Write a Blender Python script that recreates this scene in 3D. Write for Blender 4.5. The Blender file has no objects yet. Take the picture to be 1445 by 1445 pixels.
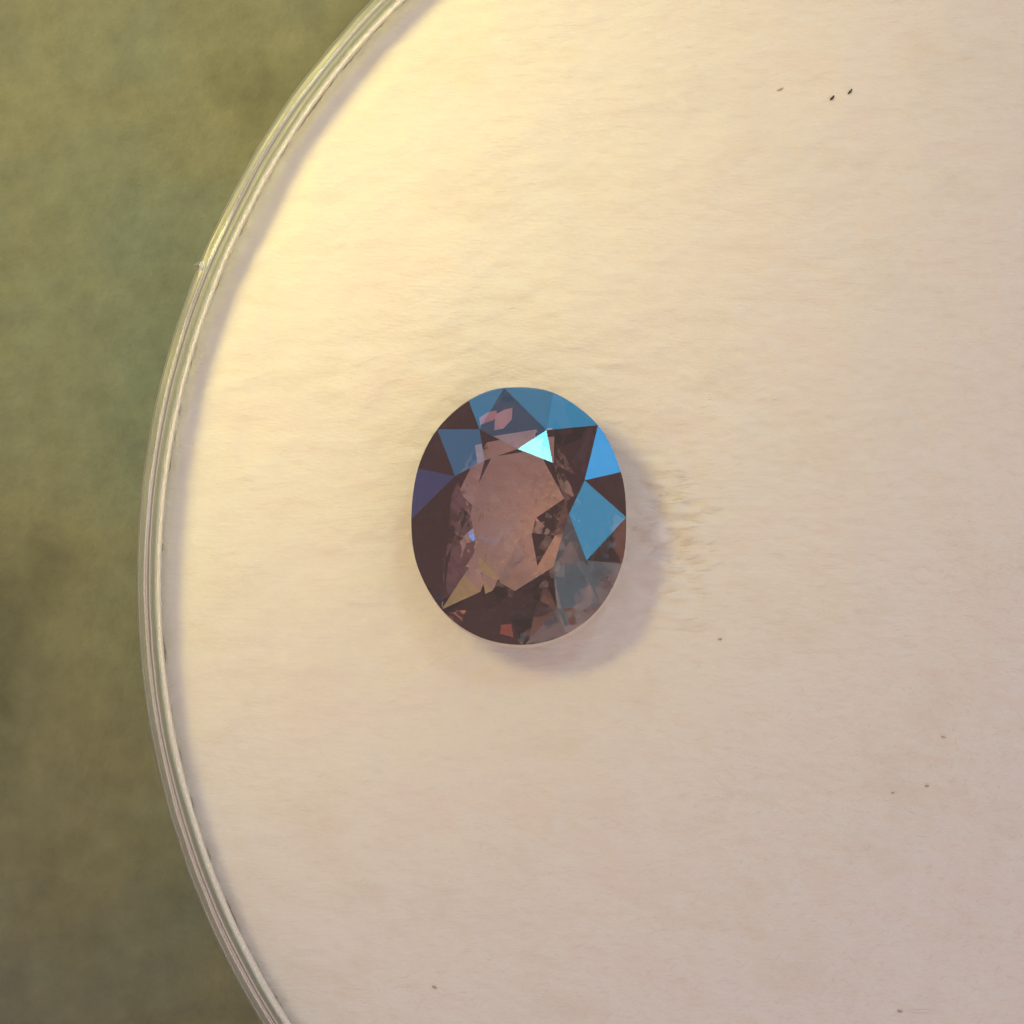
import bpy, math, random
import numpy as np
from mathutils import Vector

# 1 Blender unit = 1 cm.  The gem is about 4.9 x 5.9 mm, the jar about 38 mm across.
sc = bpy.context.scene
sc.unit_settings.system = 'METRIC'
sc.unit_settings.scale_length = 0.01
S = 0.0016                      # cm per photo pixel on the pad's surface
def W(px, py, z=0.0):           # photo measure -> place on the pad
    return Vector(((px - 722.5) * S, (722.5 - py) * S, z))

# ------------------------------------------------------------------ camera
GEM_Z = 0.145                   # girdle height above the pad
CAM_H = 9.0
cam_d = bpy.data.cameras.new('camera')
cam = bpy.data.objects.new('camera', cam_d)
sc.collection.objects.link(cam)
cam.location = (0, 0, CAM_H)
cam.rotation_euler = (0, 0, 0)
cam_d.sensor_width = 36
cam_d.lens = 36 * CAM_H / (1445 * S)
cam_d.clip_start = 0.1
cam_d.clip_end = 500
cam_d.dof.use_dof = True
cam_d.dof.focus_distance = CAM_H - 0.10
cam_d.dof.aperture_fstop = (cam_d.lens / 10) / 0.42
sc.camera = cam

# ------------------------------------------------------------------ light
w = bpy.data.worlds.new('World')
sc.world = w
w.use_nodes = True
w.node_tree.nodes['Background'].inputs[0].default_value = (1.0, 0.735, 0.665, 1)
w.node_tree.nodes['Background'].inputs[1].default_value = 0.54

def reflection_light(name, az, el, daz, dele, L, color, dist=25.0):
    """an added area lamp for facet reflections, seen from the gem at azimuth az / elevation el, daz x dele degrees wide"""
    d = bpy.data.lights.new(name, 'AREA')
    d.shape = 'RECTANGLE'
    d.size = 2 * dist * math.tan(math.radians(daz / 2)) * math.cos(math.radians(el))
    d.size_y = 2 * dist * math.tan(math.radians(dele / 2))
    d.energy = L * math.pi * d.size * d.size_y
    d.color = color
    o = bpy.data.objects.new(name, d)
    sc.collection.objects.link(o)
    a, e = math.radians(az), math.radians(el)
    v = Vector((math.cos(a) * math.cos(e), math.sin(a) * math.cos(e), math.sin(e)))
    o.location = v * dist
    o.rotation_euler = v.to_track_quat('Z', 'Y').to_euler()
    return o
reflection_light('facet_lamp_east', -4, 28.5, 9, 8, 3.5, (0.0, 0.56, 1.0))  # added lamps, placed so that chosen crown facets reflect blue
reflection_light('facet_lamp_north_east', 23.5, 15, 9, 9, 6.3, (0.0, 0.46, 1.0))
reflection_light('facet_lamp_north', 57, 14, 9, 9, 3.3, (0.0, 0.54, 1.0))
reflection_light('facet_lamp_north_wide', 83, 18, 11, 9, 2.5, (0.0, 0.56, 1.0))
reflection_light('facet_lamp_north_narrow', 111, 15, 8, 9, 2.4, (0.0, 0.54, 1.0))
reflection_light('facet_lamp_north_high', 94, 30, 8, 6, 0.8, (0.0, 0.52, 1.0))
reflection_light('facet_lamp_north_west', 145, 27, 9, 9, 1.6, (0.0, 0.50, 1.0))
reflection_light('facet_lamp_west', 171, 18, 10, 8, 0.8, (0.05, 0.30, 1.0))
reflection_light('facet_lamp_star', 68, 52.5, 8, 8, 13.0, (0.20, 0.92, 1.0))  # added lamp whose reflection turns one star facet cyan
# added fill lamps to the south-east, unevenly bright to mottle the facet reflections
for k, (az, el, L) in enumerate([(-74, 13, 0.5), (-50, 12, 0.9), (-24, 17, 0.9), (-66, 36, 0.7), (-38, 35, 1.0), (-12, 42, 0.6), (-46, 56, 0.9)]):
    reflection_light('south_east_fill_lamp', az, el, 15, 15, L * 0.85, (0.55, 0.86, 1.0))

lamp_d = bpy.data.lights.new('warm_lamp', 'SPOT')
lamp_d.energy = 2800
lamp_d.color = (1.0, 0.84, 0.25)
lamp_d.shadow_soft_size = 1.25
lamp_d.spot_size = math.radians(38)
lamp_d.spot_blend = 1.0
lamp = bpy.data.objects.new('warm_lamp', lamp_d)
sc.collection.objects.link(lamp)
lamp.location = (-3.9, 3.1, 5.2)
lamp.rotation_euler = (Vector(lamp.location) - Vector((-1.12, 1.42, -0.8))).to_track_quat('Z', 'Y').to_euler()

sc.view_settings.view_transform = 'Standard'
sc.view_settings.look = 'None'
sc.view_settings.exposure = 0.15
sc.view_settings.gamma = 1.0
sc.view_settings.use_curve_mapping = False
sc.render.engine = 'CYCLES'
sc.cycles.use_denoising = True
sc.cycles.max_bounces = 20
sc.cycles.transmission_bounces = 20
sc.cycles.glossy_bounces = 12
sc.cycles.diffuse_bounces = 5
sc.cycles.sample_clamp_indirect = 12

# ------------------------------------------------------------------ helpers
rng = np.random.default_rng(7)
def link(name, me, mat=None, parent=None, smooth=False):
    o = bpy.data.objects.new(name, me)
    sc.collection.objects.link(o)
    if mat:
        me.materials.append(mat)
    if parent:
        o.parent = parent
    if smooth:
        me.polygons.foreach_set('use_smooth', [True] * len(me.polygons))
    return o
def mesh(name, verts, faces):
    me = bpy.data.meshes.new(name)
    me.from_pydata([tuple(map(float, v)) for v in verts], [], [tuple(map(int, f)) for f in faces])
    me.validate()
    me.update()
    return me
def tag(o, label=None, cat=None, group=None, kind=None):
    if label: o['label'] = label
    if cat: o['category'] = cat
    if group: o['group'] = group
    if kind: o['kind'] = kind
    return o
def value_noise(x, y, scale, seed):
    """smooth value noise in -1..1 on numpy arrays"""
    g = np.random.default_rng(seed).uniform(-1, 1, (256, 256))
    u, v = x / scale + 1000, y / scale + 1000
    i, j = np.floor(u).astype(int), np.floor(v).astype(int)
    f, h = u - i, v - j
    f, h = f * f * f * (f * (6 * f - 15) + 10), h * h * h * (h * (6 * h - 15) + 10)
    i0, i1, j0, j1 = i % 256, (i + 1) % 256, j % 256, (j + 1) % 256
    return (g[i0, j0] * (1 - f) + g[i1, j0] * f) * (1 - h) + (g[i0, j1] * (1 - f) + g[i1, j1] * f) * h
def material(name):
    m = bpy.data.materials.new(name)
    m.use_nodes = True
    nt = m.node_tree
    return m, nt, nt.nodes['Principled BSDF']
def noise_node(nt, scale, detail=4, rough=0.55, stretch=None):
    tc = nt.nodes.new('ShaderNodeTexCoord')
    mp = nt.nodes.new('ShaderNodeMapping')
    if stretch: mp.inputs['Scale'].default_value = stretch
    n = nt.nodes.new('ShaderNodeTexNoise')
    n.inputs['Scale'].default_value = scale
    n.inputs['Detail'].default_value = detail
    n.inputs['Roughness'].default_value = rough
    nt.links.new(tc.outputs['Object'], mp.inputs['Vector'])
    nt.links.new(mp.outputs['Vector'], n.inputs['Vector'])
    return n
def ramp(nt, src, stops):
    r = nt.nodes.new('ShaderNodeValToRGB')
    while len(r.color_ramp.elements) < len(stops):
        r.color_ramp.elements.new(0.5)
    for e, (p, c) in zip(r.color_ramp.elements, stops):
        e.position = p
        e.color = (*c, 1) if len(c) == 3 else c
    nt.links.new(src, r.inputs[0])
    return r

# ------------------------------------------------------------------ materials
foam_mat, nt, b = material('white_felt')
n = noise_node(nt, 4.0, 8, 0.68, (0.8, 1.2, 1))
r = ramp(nt, n.outputs['Fac'], [(0.32, (0.80, 0.73, 0.65)), (0.5, (0.84, 0.79, 0.73)), (0.68, (0.83, 0.745, 0.69))])
nt.links.new(r.outputs[0], b.inputs['Base Color'])
b.inputs['Roughness'].default_value = 0.95
b.inputs['Specular IOR Level'].default_value = 0.1
n1 = noise_node(nt, 30, 6, 0.65, (0.55, 1.5, 1))
n2 = noise_node(nt, 130, 4, 0.6, (0.5, 1.4, 1))
bm1 = nt.nodes.new('ShaderNodeBump'); bm1.inputs['Strength'].default_value = 0.8; bm1.inputs['Distance'].default_value = 0.006
bm2 = nt.nodes.new('ShaderNodeBump'); bm2.inputs['Strength'].default_value = 0.7; bm2.inputs['Distance'].default_value = 0.002
nt.links.new(n1.outputs['Fac'], bm1.inputs['Height'])
nt.links.new(n2.outputs['Fac'], bm2.inputs['Height'])
nt.links.new(bm1.outputs[0], bm2.inputs['Normal'])
nt.links.new(bm2.outputs[0], b.inputs['Normal'])

fibre_mat, nt, b = material('felt_fibre')
b.inputs['Base Color'].default_value = (0.82, 0.78, 0.72, 1)
b.inputs['Roughness'].default_value = 0.9
b.inputs['Specular IOR Level'].default_value = 0.1

plastic_mat, nt, b = material('clear_plastic')
b.inputs['Base Color'].default_value = (0.80, 0.85, 0.76, 1)
b.inputs['Roughness'].default_value = 0.28
b.inputs['IOR'].default_value = 1.42
b.inputs['Transmission Weight'].default_value = 0.85

cloth_mat, nt, b = material('olive_cloth')
n = noise_node(nt, 0.75, 5, 0.6)
r = ramp(nt, n.outputs['Fac'], [(0.32, (0.08, 0.08, 0.058)), (0.5, (0.175, 0.178, 0.13)), (0.68, (0.135, 0.165, 0.15))])
n2 = noise_node(nt, 9, 6, 0.7)
r2 = ramp(nt, n2.outputs['Fac'], [(0.3, (0.82, 0.82, 0.82)), (0.7, (1.14, 1.14, 1.12))])
mx = nt.nodes.new('ShaderNodeMix'); mx.data_type = 'RGBA'; mx.blend_type = 'MULTIPLY'; mx.inputs[0].default_value = 1
nt.links.new(r.outputs[0], mx.inputs['A']); nt.links.new(r2.outputs[0], mx.inputs['B'])
nt.links.new(mx.outputs['Result'], b.inputs['Base Color'])
b.inputs['Roughness'].default_value = 0.9
bm = nt.nodes.new('ShaderNodeBump'); bm.inputs['Strength'].default_value = 0.5; bm.inputs['Distance'].default_value = 0.02
nt.links.new(n2.outputs['Fac'], bm.inputs['Height']); nt.links.new(bm.outputs[0], b.inputs['Normal'])

def gem_material(name, color, rough_hi=0.06, relief=0.12, rscale=12, depth=0.002):
    m, nt, b = material(name)
    b.inputs['Base Color'].default_value = (*color, 1)
    b.inputs['IOR'].default_value = 1.80
    b.inputs['Transmission Weight'].default_value = 1.0
    n = noise_node(nt, 18, 5, 0.65)
    mr = nt.nodes.new('ShaderNodeMapRange')
    mr.inputs['From Min'].default_value = 0.45; mr.inputs['From Max'].default_value = 0.75
    mr.inputs['To Min'].default_value = 0.012; mr.inputs['To Max'].default_value = rough_hi
    nt.links.new(n.outputs['Fac'], mr.inputs['Value'])
    nt.links.new(mr.outputs[0], b.inputs['Roughness'])
    bm = nt.nodes.new('ShaderNodeBump'); bm.inputs['Strength'].default_value = relief; bm.inputs['Distance'].default_value = depth
    n3 = noise_node(nt, rscale, 1.5, 0.5)
    nt.links.new(n3.outputs['Fac'], bm.inputs['Height']); nt.links.new(bm.outputs[0], b.inputs['Normal'])
    return m
crown_mat = gem_material('gem_crown_polish', (0.80, 0.62, 0.62), 0.10)
smudged_mat = gem_material('gem_crown_smudged', (0.80, 0.62, 0.62), 0.38, 0.9, 13, 0.005)
def pavilion_material(name, out, relief, scale):
    # light bounced inside runs through far more of the coloured stone than light that passes straight out
    m, nt, b = material(name)
    nt.nodes.remove(b)
    fr = nt.nodes.new('ShaderNodeFresnel'); fr.inputs['IOR'].default_value = 1.80
    rf = nt.nodes.new('ShaderNodeBsdfRefraction'); rf.inputs['IOR'].default_value = 1.80
    rf.inputs['Color'].default_value = (*out, 1); rf.inputs['Roughness'].default_value = 0.02
    gl = nt.nodes.new('ShaderNodeBsdfGlossy'); gl.inputs['Color'].default_value = (0.235, 0.16, 0.195, 1)
    gl.inputs['Roughness'].default_value = 0.02
    mx = nt.nodes.new('ShaderNodeMixShader')
    bm = nt.nodes.new('ShaderNodeBump'); bm.inputs['Strength'].default_value = relief; bm.inputs['Distance'].default_value = 0.006
    n3 = noise_node(nt, scale, 2.0, 0.5)
    nt.links.new(n3.outputs['Fac'], bm.inputs['Height'])
    for q in (fr, rf, gl): nt.links.new(bm.outputs[0], q.inputs['Normal'])
    nt.links.new(fr.outputs[0], mx.inputs[0]); nt.links.new(rf.outputs[0], mx.inputs[1]); nt.links.new(gl.outputs[0], mx.inputs[2])
    nt.links.new(mx.outputs[0], nt.nodes['Material Output'].inputs['Surface'])
    return m
pav_mat = pavilion_material('gem_pavilion_polish', (0.90, 0.76, 0.74), 0.16, 9)
cul_mat = pavilion_material('gem_culet_polish', (0.93, 0.80, 0.79), 0.5, 15)
olive_flash_mat = pavilion_material('gem_olive_flash', (1.0, 0.98, 0.62), 0.2, 14)  # yellow light flash put into the facet's colour
girdle_mat, nt, b = material('gem_frosted_girdle')
b.inputs['Base Color'].default_value = (0.70, 0.60, 0.52, 1)
b.inputs['Roughness'].default_value = 0.5
b.inputs['IOR'].default_value = 1.8
b.inputs['Transmission Weight'].default_value = 0.1

dark_lint, nt, b = material('dark_lint')
b.inputs['Base Color'].default_value = (0.05, 0.035, 0.02, 1); b.inputs['Roughness'].default_value = 0.8
tan_lint, nt, b = material('tan_lint')
b.inputs['Base Color'].default_value = (0.46, 0.38, 0.29, 1); b.inputs['Roughness'].default_value = 0.9
pale_lint, nt, b = material('pale_lint')
b.inputs['Base Color'].default_value = (0.85, 0.82, 0.76, 1); b.inputs['Roughness'].default_value = 0.9

# ------------------------------------------------------------------ table under the jar
JC = W(1376, 821)               # jar axis
R_OUT, R_PAD = 1184 * S, 1150 * S
TABLE_Z = -2.0
xs = np.linspace(-9, 9, 121)
X, Y = np.meshgrid(xs, xs, indexing='ij')
Zt = TABLE_Z - 0.02 + 0.02 * value_noise(X, Y, 0.9, 3) * np.clip((np.hypot(X - JC.x, Y - JC.y) - R_OUT) / 0.4, 0, 1)
idx = np.arange(121 * 121).reshape(121, 121)
F = np.stack([idx[:-1, :-1], idx[1:, :-1], idx[1:, 1:], idx[:-1, 1:]], -1).reshape(-1, 4)
table = link('table_cloth', mesh('table_cloth', np.c_[X.ravel() , Y.ravel(), Zt.ravel()], F), cloth_mat, smooth=True)
tag(table, kind='structure')

# ------------------------------------------------------------------ clear plastic gem jar
jar = bpy.data.objects.new('gem_jar', None)
sc.collection.objects.link(jar)
jar.location = (JC.x, JC.y, TABLE_Z)
tag(jar, 'round clear plastic gem jar holding the white felt pad', 'jar')
def lathe(profile, seg=512):
    pr = np.array(profile, float)
    a = np.linspace(0, 2 * math.pi, seg, endpoint=False)
    v = np.stack([np.outer(np.cos(a), pr[:, 0]), np.outer(np.sin(a), pr[:, 0]), np.tile(pr[:, 1], (seg, 1))], -1)
    a2 = a[:, None] * np.ones(len(pr))
    wob = 1 + 0.0007 * value_noise(a2 * 9, a2 * 0 + pr[:, 0] * 40, 1.0, 51) + 0.0004 * value_noise(a2 * 40, a2 * 0 + pr[:, 1] * 30, 1.0, 52)
    v[:, :, 0] *= wob; v[:, :, 1] *= wob
    v[:, :, 2] += 0.004 * value_noise(a2 * 14, a2 * 0 + pr[:, 0] * 40, 1.0, 53) * (pr[:, 1] > 1)
    m = len(pr)
    f = [(i * m + j, ((i + 1) % seg) * m + j, ((i + 1) % seg) * m + (j + 1) % m, i * m + (j + 1) % m)
         for i in range(seg) for j in range(m)]
    return v.reshape(-1, 3), f
H = -TABLE_Z
r0, r1 = R_OUT - 33 * S, R_OUT - 1 * S
prof = [(r0 + 3 * S, 0.12), (r0 + 3 * S, H - 0.005), (r0 - 4 * S, H + 0.025), (r0 - 5 * S, H + 0.055), (r0 - 2 * S, H + 0.078), (r0 + 4 * S, H + 0.088), (r0 + 11 * S, H + 0.080),
        (r0 + 15 * S, H + 0.055), (r0 + 19 * S, H + 0.040), (r0 + 23 * S, H + 0.036), (r0 + 27 * S, H + 0.038),
        (r1 - 3 * S, H + 0.030), (r1, H + 0.012), (r1, H - 0.01), (r1 - 2 * S, H - 0.05), (r1 - 2 * S, 0.12)]
v, f = lathe(prof)
link('wall', mesh('jar_wall', v, f), plastic_mat, jar, True)
# a small raised burr on the lip
c = W(282, 378) - JC
V = [(c.x - 9 * S, c.y + 3 * S, H + 0.02), (c.x + 7 * S, c.y + 12 * S, H + 0.03), (c.x + 9 * S, c.y - 9 * S, H + 0.03), (c.x - 3 * S, c.y - 7 * S, H + 0.02),
     (c.x + 1 * S, c.y + 2 * S, H + 0.056)]
link('lip_burr', mesh('lip_burr', V, [(0, 1, 4), (1, 2, 4), (2, 3, 4), (3, 0, 4), (3, 2, 1, 0)]), plastic_mat, jar)
prof = [(0.02, 0.0), (0.02, 0.1), (r1 - 5 * S, 0.1), (r1 - 5 * S, 0.0)]
v, f = lathe(prof)
link('base', mesh('jar_base', v, f), plastic_mat, jar)

# ------------------------------------------------------------------ white felt pad in the jar
GC = W(732, 728)                # gem axis on the pad
pad = bpy.data.objects.new('felt_pad', None)
sc.collection.objects.link(pad)
pad.location = (JC.x, JC.y, 0)
tag(pad, 'white fuzzy felt pad filling the round jar, the gemstone lying on it', 'pad')
NR, NA = 330, 1100
rr = np.r_[np.linspace(0.004, 1, NR - 8) , np.ones(8)]
aa = np.linspace(0, 2 * math.pi, NA, endpoint=False)
RR, AA = np.meshgrid(rr, aa, indexing='ij')
edge = 1 + 0.0012 * value_noise(AA * 210, AA * 0 + 3, 1.0, 11) + 0.0016 * value_noise(AA * 60, AA * 0 + 9, 1.0, 12)
RX = RR * R_PAD * (1 + (edge - 1) * np.clip((RR - 0.96) / 0.04, 0, 1))
X, Y = RX * np.cos(AA), RX * np.sin(AA)
def pad_height(wx, wy):
    z = 0.0045 * value_noise(wx, wy, 0.16, 21) + 0.0024 * value_noise(wx * 0.6, wy * 1.3, 0.05, 22) \
        + 0.0016 * value_noise(wx * 0.6, wy * 1.4, 0.018, 23) + 0.006 * value_noise(wx, wy, 0.6, 24)
    ex, ey = (wx - GC.x) / S - 215, (wy - GC.y) / S + 20
    z = z + 0.011 * value_noise(wx * 0.35, wy, 0.016, 31) * np.exp(-(ex / 42) ** 2 - (ey / 105) ** 2)
    d2 = ((wx - GC.x) ** 2 + ((wy - GC.y) / 1.2) ** 2) / S ** 2
    return z + 0.005 * value_noise(wx, wy, 0.02, 41) * np.exp(-d2 / 90 ** 2) - 34 * S * np.exp(-d2 / 66 ** 2)
Z = pad_height(X + JC.x, Y + JC.y)
Z -= 0.016 * np.clip((RR - 0.982) / 0.018, 0, 1) ** 2.2        # rolled-down edge
drop = np.r_[np.zeros(NR - 8), np.linspace(0.06, 1, 8)][:, None]
Z = np.where(drop > 0, -0.016 - drop * 1.2, Z)
idx = np.arange(NR * NA).reshape(NR, NA)
nx = np.roll(idx, -1, 1)
F = np.stack([idx[:-1], nx[:-1], nx[1:], idx[1:]], -1).reshape(-1, 4)[:, ::-1]
F = [tuple(q) for q in F.tolist()] + [tuple(idx[0].tolist())]
felt = link('felt', mesh('felt', np.c_[X.ravel(), Y.ravel(), Z.ravel()], F), foam_mat, pad, True)
if sum(p.normal.z for p in list(felt.data.polygons)[:200]) < 0:
    felt.data.flip_normals()

# short fibres lying on the felt
def fibres(x, y, g, length, width, ang_mu, ang_sd, lift, ns=5):
    n = len(x)
    L = g.uniform(*length, n) * S
    a = g.normal(ang_mu, ang_sd, n)
    cv = g.normal(0, 0.6, n)
    wd = g.uniform(*width, n) * S
    zl = g.uniform(*lift, n) * S
    t = np.linspace(0, 1, ns)
    th = a[:, None] + cv[:, None] * (t - 0.5)
    px = x[:, None] + np.cumsum(np.cos(th) * L[:, None] / ns, 1)
    py = y[:, None] + np.cumsum(np.sin(th) * L[:, None] / ns, 1)
    pz = pad_height(px, py) + np.sin(np.pi * (0.1 + 0.8 * t)) * zl[:, None]
    q = wd[:, None] * (0.3 + 0.7 * np.sin(np.pi * (0.08 + 0.84 * t)))
    nxv, nyv = -np.sin(th) * q, np.cos(th) * q
    V = np.stack([np.stack([px + nxv, py + nyv, pz - q * .5], -1), np.stack([px, py, pz + q * .8], -1),
                  np.stack([px - nxv, py - nyv, pz - q * .5], -1)], 2).reshape(-1, 3) - np.array([JC.x, JC.y, 0])
    o0 = (np.arange(n)[:, None] * ns * 3 + np.arange(ns - 1)[None] * 3).ravel()
    o1 = o0 + 3
    F = np.concatenate([np.stack([o0, o1, o1 + 1, o0 + 1], -1), np.stack([o0 + 1, o1 + 1, o1 + 2, o0 + 2], -1)])
    return V, F.tolist()
g = np.random.default_rng(5)
x, y = g.uniform(-1.2, 1.2, 26000), g.uniform(-1.2, 1.2, 26000)
ok = (np.hypot(x - JC.x, y - JC.y) < R_PAD * 0.985) & (np.hypot(x - GC.x, (y - GC.y) / 1.2) > 85 * S)
V, Fa = fibres(x[ok], y[ok], g, (6, 20), (0.28, 0.6), 0.12, 0.6, (-0.4, 0.35))
nap = link('nap', mesh('nap', V, Fa), fibre_mat, pad, True)
tag(nap, kind='stuff')
# the brushed-up nap beside the stone
x, y = GC.x + g.normal(212, 24, 110) * S, GC.y - g.normal(15, 75, 110) * S
V, Fa = fibres(x, y, g, (10, 34), (0.4, 0.9), 0.1, 0.25, (0.2, 2.0))
tuft = link('raised_nap', mesh('raised_nap', V, Fa), fibre_mat, pad, True)
tag(tuft, kind='stuff')

# ------------------------------------------------------------------ the gemstone
gem = bpy.data.objects.new('gemstone', None)
sc.collection.objects.link(gem)
gem.location = (GC.x, GC.y, 0)
tag(gem, 'oval faceted brownish purple gemstone with blue reflections lying on the white felt', 'gemstone')
# crown points in photo pixels about the gem's axis (x, y, height over the girdle); the four-sided main facets are plane
SIDE = [[90.7, 49.1, 37.2], [38.1, 118.5, 35.1], [-54.5, 119.8, 29.9], [-88.1, 55.0, 35.3], [-102.1, -59.9, 27.6], [-42.7, -129.4, 34.3], [52.6, -128.1, 27.3], [93.5, -61.4, 30.3]]
TIP = [[149.1, -1.8, -0.1], [109.9, 126.0, 0.2], [-20.4, 177.9, -1.3], [-113.3, 120.4, 1.0], [-149.4, -4.8, -0.6], [-105.8, -131.6, 0.9], [7.7, -179.1, -1.7], [113.0, -126.4, 1.2]]
MID = [[141.8, 61.1, -2.0], [48.0, 171.4, -3.2], [-69.8, 160.5, -2.4], [-140.1, 66.3, -2.4], [-140.7, -70.4, -2.7], [-54.6, -168.2, -0.5], [65.1, -164.5, -2.4], [143.4, -66.3, -3.8]]
TAB = [[68.9, 2.7, 48.0], [46.3, 73.5, 48.0], [-1.7, 92.3, 48.0], [-47.2, 76.5, 48.0], [-66.9, 2.7, 48.0], [-51.2, -77.2, 48.0], [-5.6, -103.2, 48.0], [47.2, -69.9, 48.0]]
P3 = lambda p, z: np.array([p[0], p[1], z])
tip3, mid3, side3, tab3 = ([np.array(p) for p in q] for q in (TIP, MID, SIDE, TAB))
# smooth girdle outline through tips and mids
ring = []
for i in range(8):
    ring += [tip3[i], mid3[i]]
def arc(k, n=6):
    p0, p1, p2, p3 = (ring[(k + d) % 16][:2] for d in (-1, 0, 1, 2))
    res = []
    for j in range(1, n):
        t = j / n
        res.append(0.5 * ((2 * p1) + (-p0 + p2) * t + (2 * p0 - 5 * p1 + 4 * p2 - p3) * t * t + (-p0 + 3 * p1 - 3 * p2 + p3) * t ** 3))
    return res
def plane_z(p, a, b_, c):
    nn = np.cross(b_ - a, c - a)
    return a[2] - (nn[0] * (p[0] - a[0]) + nn[1] * (p[1] - a[1])) / nn[2]
GZ = GEM_Z / S                  # girdle height in px
def gm(v):
    return np.array([v[0] * S, v[1] * S, (v[2] + GZ) * S])
def facet(name, pts, mat, up=True):
    pts = [gm(p) for p in pts]
    n_ = np.zeros(3)
    for i in range(1, len(pts) - 1):
        n_ += np.cross(pts[i] - pts[0], pts[i + 1] - pts[0])
    if (n_[2] > 0) != up:
        pts = pts[::-1]
    return link(name, mesh(name, pts, [range(len(pts))]), mat, gem)
def report(name, pts):
    a, b_, c = [gm(p) for p in pts[:3]]
    nn = np.cross(b_ - a, c - a); nn /= np.linalg.norm(nn); nn *= np.sign(nn[2])
    v_ = np.array([0, 0, CAM_H]) - ((a + b_ + c) / 3 + np.array([GC.x, GC.y, 0])); v_ /= np.linalg.norm(v_)
    rf = 2 * nn.dot(v_) * nn - v_
    print('%-10s tilt %.0f -> az %.0f el %.0f' % (name, math.degrees(math.acos(nn[2])), math.degrees(math.atan2(rf[1], rf[0])), math.degrees(math.asin(rf[2]))))

facet('table_facet', tab3, crown_mat)
CP = 'E NE N NW W SW S SE'.split()
upper = []
for i in range(8):
    j = (i + 1) % 8
    report('main ' + CP[i], [tip3[i], side3[i], side3[i - 1]])
    facet('main_facet', [tip3[i], side3[i], tab3[i], side3[i - 1]], smudged_mat if CP[i] in ('SE', 'S') else crown_mat)
    report('star ' + CP[i], [tab3[i], tab3[j], side3[i]])
    facet('star_facet', [tab3[i], tab3[j], side3[i]], crown_mat)
    for k, (p, q) in enumerate(((tip3[i], mid3[i]), (mid3[i], tip3[j]))):
        report('ug %s %d' % (CP[i], k), [p, q, side3[i]])
        mid_pts = [P3(c, plane_z(c, p, q, side3[i])) for c in arc(2 * i + k)]
        facet('upper_girdle_facet', [side3[i], p] + mid_pts + [q], smudged_mat if CP[i] in ('SE', 'S') else crown_mat)
        upper += [p] + mid_pts
# girdle band: the lower edge shows a little below and right of the crown
low_xy = [np.array([u[0] + 1.6, u[1] - 4.6]) for u in upper]
NP = len(upper)
# pavilion: girdle -> break ring -> culet
low_tip = [low_xy[12 * i] for i in range(8)]
low_mid = [low_xy[12 * i + 6] for i in range(8)]
cen = np.array([-2.0, -2.0])
jit = np.random.default_rng(4)
brk, cul = [], []
for i in range(8):
    d = low_mid[i] - cen
    f_ = (0.43, 0.54, 0.53, 0.45, 0.50, 0.49, 0.41, 0.34)[i]
    brk.append(P3(cen + d * (f_ + jit.uniform(-.02, .02)), -78 + jit.uniform(-7, 7)))
    d = low_tip[i] - cen
    cul.append(P3(cen + d * 0.17, -101.0))
lt = [P3(p, -15.0) for p in low_tip]
lm = [P3(p, -15.0) for p in low_mid]
lower = [None] * NP
for i in range(8):
    j = (i + 1) % 8
    for k, (p, q) in enumerate(((lt[i], lm[i]), (lm[i], lt[j]))):
        seg = [low_xy[12 * i + 6 * k + t] for t in range(1, 6)]
        mp = [P3(c, plane_z(c, p, q, brk[i])) for c in seg]
        lower[12 * i + 6 * k] = p
        for t in range(5): lower[12 * i + 6 * k + 1 + t] = mp[t]
        facet('lower_girdle_facet', [brk[i], p] + mp + [q], pav_mat, False)
    if i == 4:                  # shallow lower-left facet, tinted olive to stand in for a yellow light flash
        x_ = P3(cen + (low_tip[j] - cen) * 0.88, -72.0)
        m_ = cul[j] + 0.40 * (x_ - cul[j])
        facet('pavilion_facet', [lt[j], brk[i], x_], pav_mat, False)
        facet('pavilion_facet', [lt[j], x_, brk[j]], pav_mat, False)
        facet('olive_flash_facet', [x_, brk[i], m_], olive_flash_mat, False)
        facet('olive_flash_facet', [x_, m_, brk[j]], olive_flash_mat, False)
        facet('culet_facet', [brk[i], m_, cul[j]], cul_mat, False)
        facet('culet_facet', [brk[j], cul[j], m_], cul_mat, False)
    else:
        facet('pavilion_facet', [lt[j], brk[i], brk[j]], pav_mat, False)
        facet('culet_facet', [brk[i], brk[j], cul[j]], cul_mat, False)
    facet('culet_facet', [brk[i], cul[i], cul[j]], cul_mat, False)
facet('culet', cul, cul_mat, False)
V = [gm(p) for p in upper] + [gm(p) for p in lower]
F = [(i, NP + i, NP + (i + 1) % NP, (i + 1) % NP) for i in range(NP)]
link('girdle', mesh('girdle', V, F), girdle_mat, gem, True)

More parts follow.
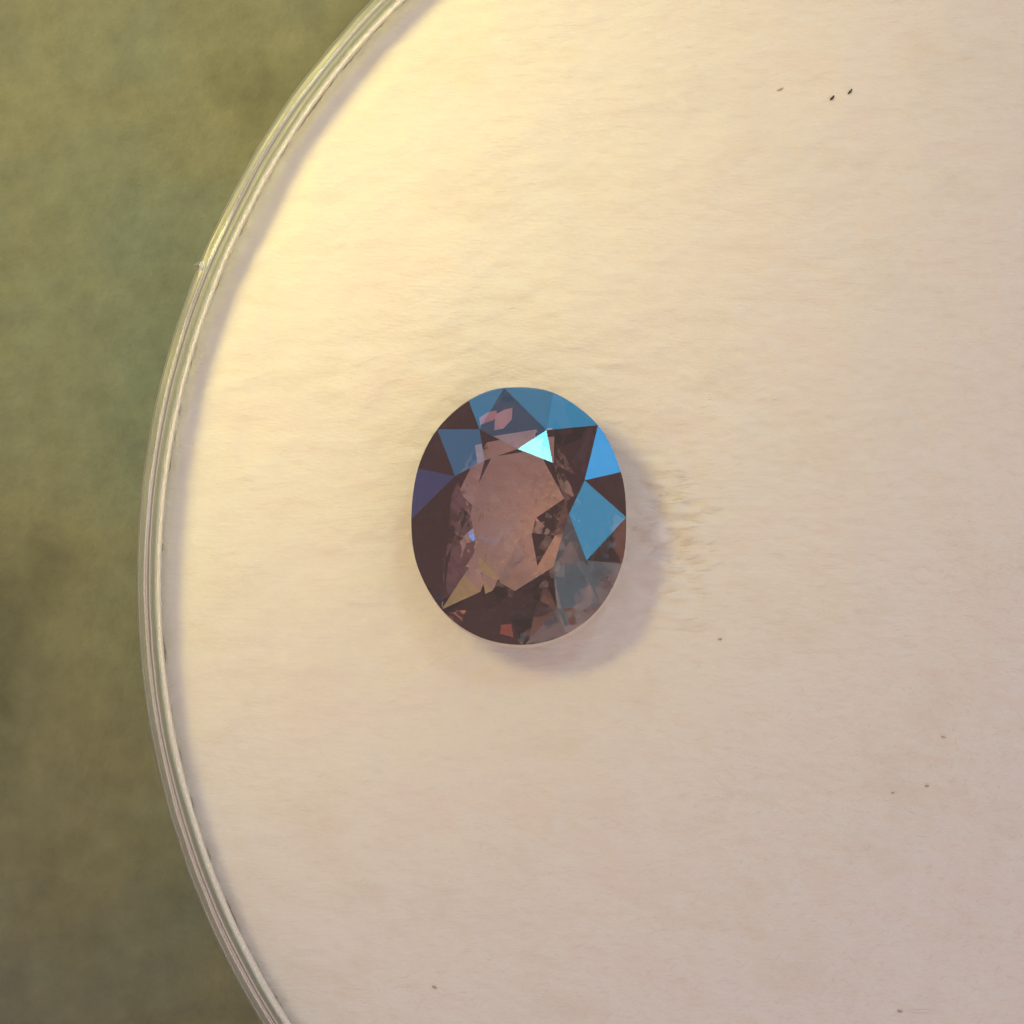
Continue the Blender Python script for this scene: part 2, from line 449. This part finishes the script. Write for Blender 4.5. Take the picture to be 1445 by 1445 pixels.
# small pale flakes inside the stone
inc_mat, nt, b = material('gem_inclusion')
b.inputs['Base Color'].default_value = (0.95, 0.85, 0.8, 1); b.inputs['Roughness'].default_value = 0.4
b.inputs['Alpha'].default_value = 0.14
g = np.random.default_rng(19)
V, F = [], []
for k in range(70):
    th, rad = g.uniform(0, 2 * math.pi), math.sqrt(g.uniform(0, 1))
    c = np.array([cen[0] + math.cos(th) * rad * 66, cen[1] + math.sin(th) * rad * 88, g.uniform(-72, -12)])
    sz = g.uniform(6, 20) * (0.5 + 0.5 * g.uniform())
    u = g.normal(size=3); u[2] *= 0.5; u /= np.linalg.norm(u)
    v_ = np.cross(u, g.normal(size=3)); v_ /= np.linalg.norm(v_)
    w_ = np.cross(u, v_)
    b0 = len(V)
    m_ = 5
    for t in range(m_):
        a_ = 2 * math.pi * t / m_ + g.uniform(-.4, .4)
        V.append(gm(c + (u * math.cos(a_) + v_ * 0.7 * math.sin(a_)) * sz * g.uniform(.6, 1.1)))
    V += [gm(c + w_ * sz * 0.12), gm(c - w_ * sz * 0.12)]
    for t in range(m_):
        F += [(b0 + t, b0 + (t + 1) % m_, b0 + m_), (b0 + (t + 1) % m_, b0 + t, b0 + m_ + 1)]
inc = link('inclusions', mesh('inclusions', V, F), inc_mat, gem)
tag(inc, kind='stuff')

# light glints painted as flakes: two pink under upper crown, one red at bottom
def glint_flake(pts, color, planes, depth):
    m, nt, b = material('gem_glint')
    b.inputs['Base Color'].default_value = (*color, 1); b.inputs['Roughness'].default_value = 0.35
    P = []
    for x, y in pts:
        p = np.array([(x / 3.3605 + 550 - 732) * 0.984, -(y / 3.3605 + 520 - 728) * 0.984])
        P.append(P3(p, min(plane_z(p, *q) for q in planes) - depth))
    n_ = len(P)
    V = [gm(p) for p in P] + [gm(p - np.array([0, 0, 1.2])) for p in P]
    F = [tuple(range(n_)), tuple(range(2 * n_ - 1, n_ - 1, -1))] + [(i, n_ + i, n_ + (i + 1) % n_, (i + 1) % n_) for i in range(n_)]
    link('painted_glint', mesh('painted_glint', V, F), m, gem)
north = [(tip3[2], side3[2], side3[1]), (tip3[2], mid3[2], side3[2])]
glint_flake([(425, 240), (468, 212), (506, 203), (512, 228), (490, 250), (430, 272)], (0.80, 0.30, 0.34), north, 4)
glint_flake([(500, 222), (545, 198), (582, 190), (578, 245), (540, 288), (496, 296)], (0.85, 0.50, 0.56), north, 2.5)
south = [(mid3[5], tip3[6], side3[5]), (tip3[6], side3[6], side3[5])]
glint_flake([(528, 1210), (576, 1207), (586, 1271), (522, 1252)], (0.80, 0.24, 0.20), south, 3)

# ------------------------------------------------------------------ specks of lint on the felt
def speck(px, py, length, width, ang, mat, label, curve=0.3):
    c = W(px, py)
    n_, m_ = 7, 6
    V, F = [], []
    g = np.random.default_rng(int(px * 7 + py))
    for i in range(n_):
        t = i / (n_ - 1)
        a = math.radians(ang) + curve * (t - 0.5)
        x = (t - 0.5) * length
        y = curve * 4 * (t - .5) ** 2 * length * 0.2
        rad = width * 0.5 * (0.15 + math.sin(math.pi * (0.04 + 0.92 * t))) * g.uniform(0.75, 1.2)
        X0 = x * math.cos(math.radians(ang)) - y * math.sin(math.radians(ang))
        Y0 = x * math.sin(math.radians(ang)) + y * math.cos(math.radians(ang))
        for k in range(m_):
            th = 2 * math.pi * k / m_
            V.append(((X0 - math.sin(a) * rad * math.cos(th)) * S, (Y0 + math.cos(a) * rad * math.cos(th)) * S, (rad * math.sin(th) + rad * 0.8) * S))
    for i in range(n_ - 1):
        for k in range(m_):
            F.append((i * m_ + k, i * m_ + (k + 1) % m_, (i + 1) * m_ + (k + 1) % m_, (i + 1) * m_ + k))
    F += [tuple(range(m_)), tuple((n_ - 1) * m_ + k for k in range(m_))]
    o = link('lint_speck', mesh('lint_speck', V, F), mat, None, True)
    o.location = (c.x, c.y, float(pad_height(np.array([c.x]), np.array([c.y]))[0]) + 0.0012)
    tag(o, label, 'lint', 'specks of lint on the felt pad')
speck(1174.4, 138.3, 9, 2.8, 48, dark_lint, 'left one of the two dark slanting specks at upper right of the felt')
speck(1199.5, 129.5, 10, 2.4, 52, dark_lint, 'right one of the two dark slanting specks at upper right of the felt')
speck(1101, 126, 11, 2.0, 25, tan_lint, 'faint tan smudge of lint left of the paired dark specks')
speck(1331, 1040, 8, 1.6, -18, tan_lint, 'tiny brown curved hair right of the gemstone, uppermost of the lower right specks')
speck(1308, 1109, 6, 2.6, 5, tan_lint, 'round tan speck of lint at lower right, larger of two neighbours')
speck(1260, 1119, 5, 1.8, 15, tan_lint, 'small tan speck of lint at lower right, left of the round one')
speck(1016, 902, 6, 2.2, 5, tan_lint, 'small brown speck just right of and below the gemstone shadow')
speck(613, 1393, 8, 2.4, -25, tan_lint, 'lone tan speck near the bottom edge below the gemstone')
speck(1270, 1427, 8, 2.8, -10, tan_lint, 'tan speck at bottom right beside a pale stray fibre')
speck(1300, 1427, 46, 2.2, 3, pale_lint, 'pale stray fibre lying at bottom right of the felt')
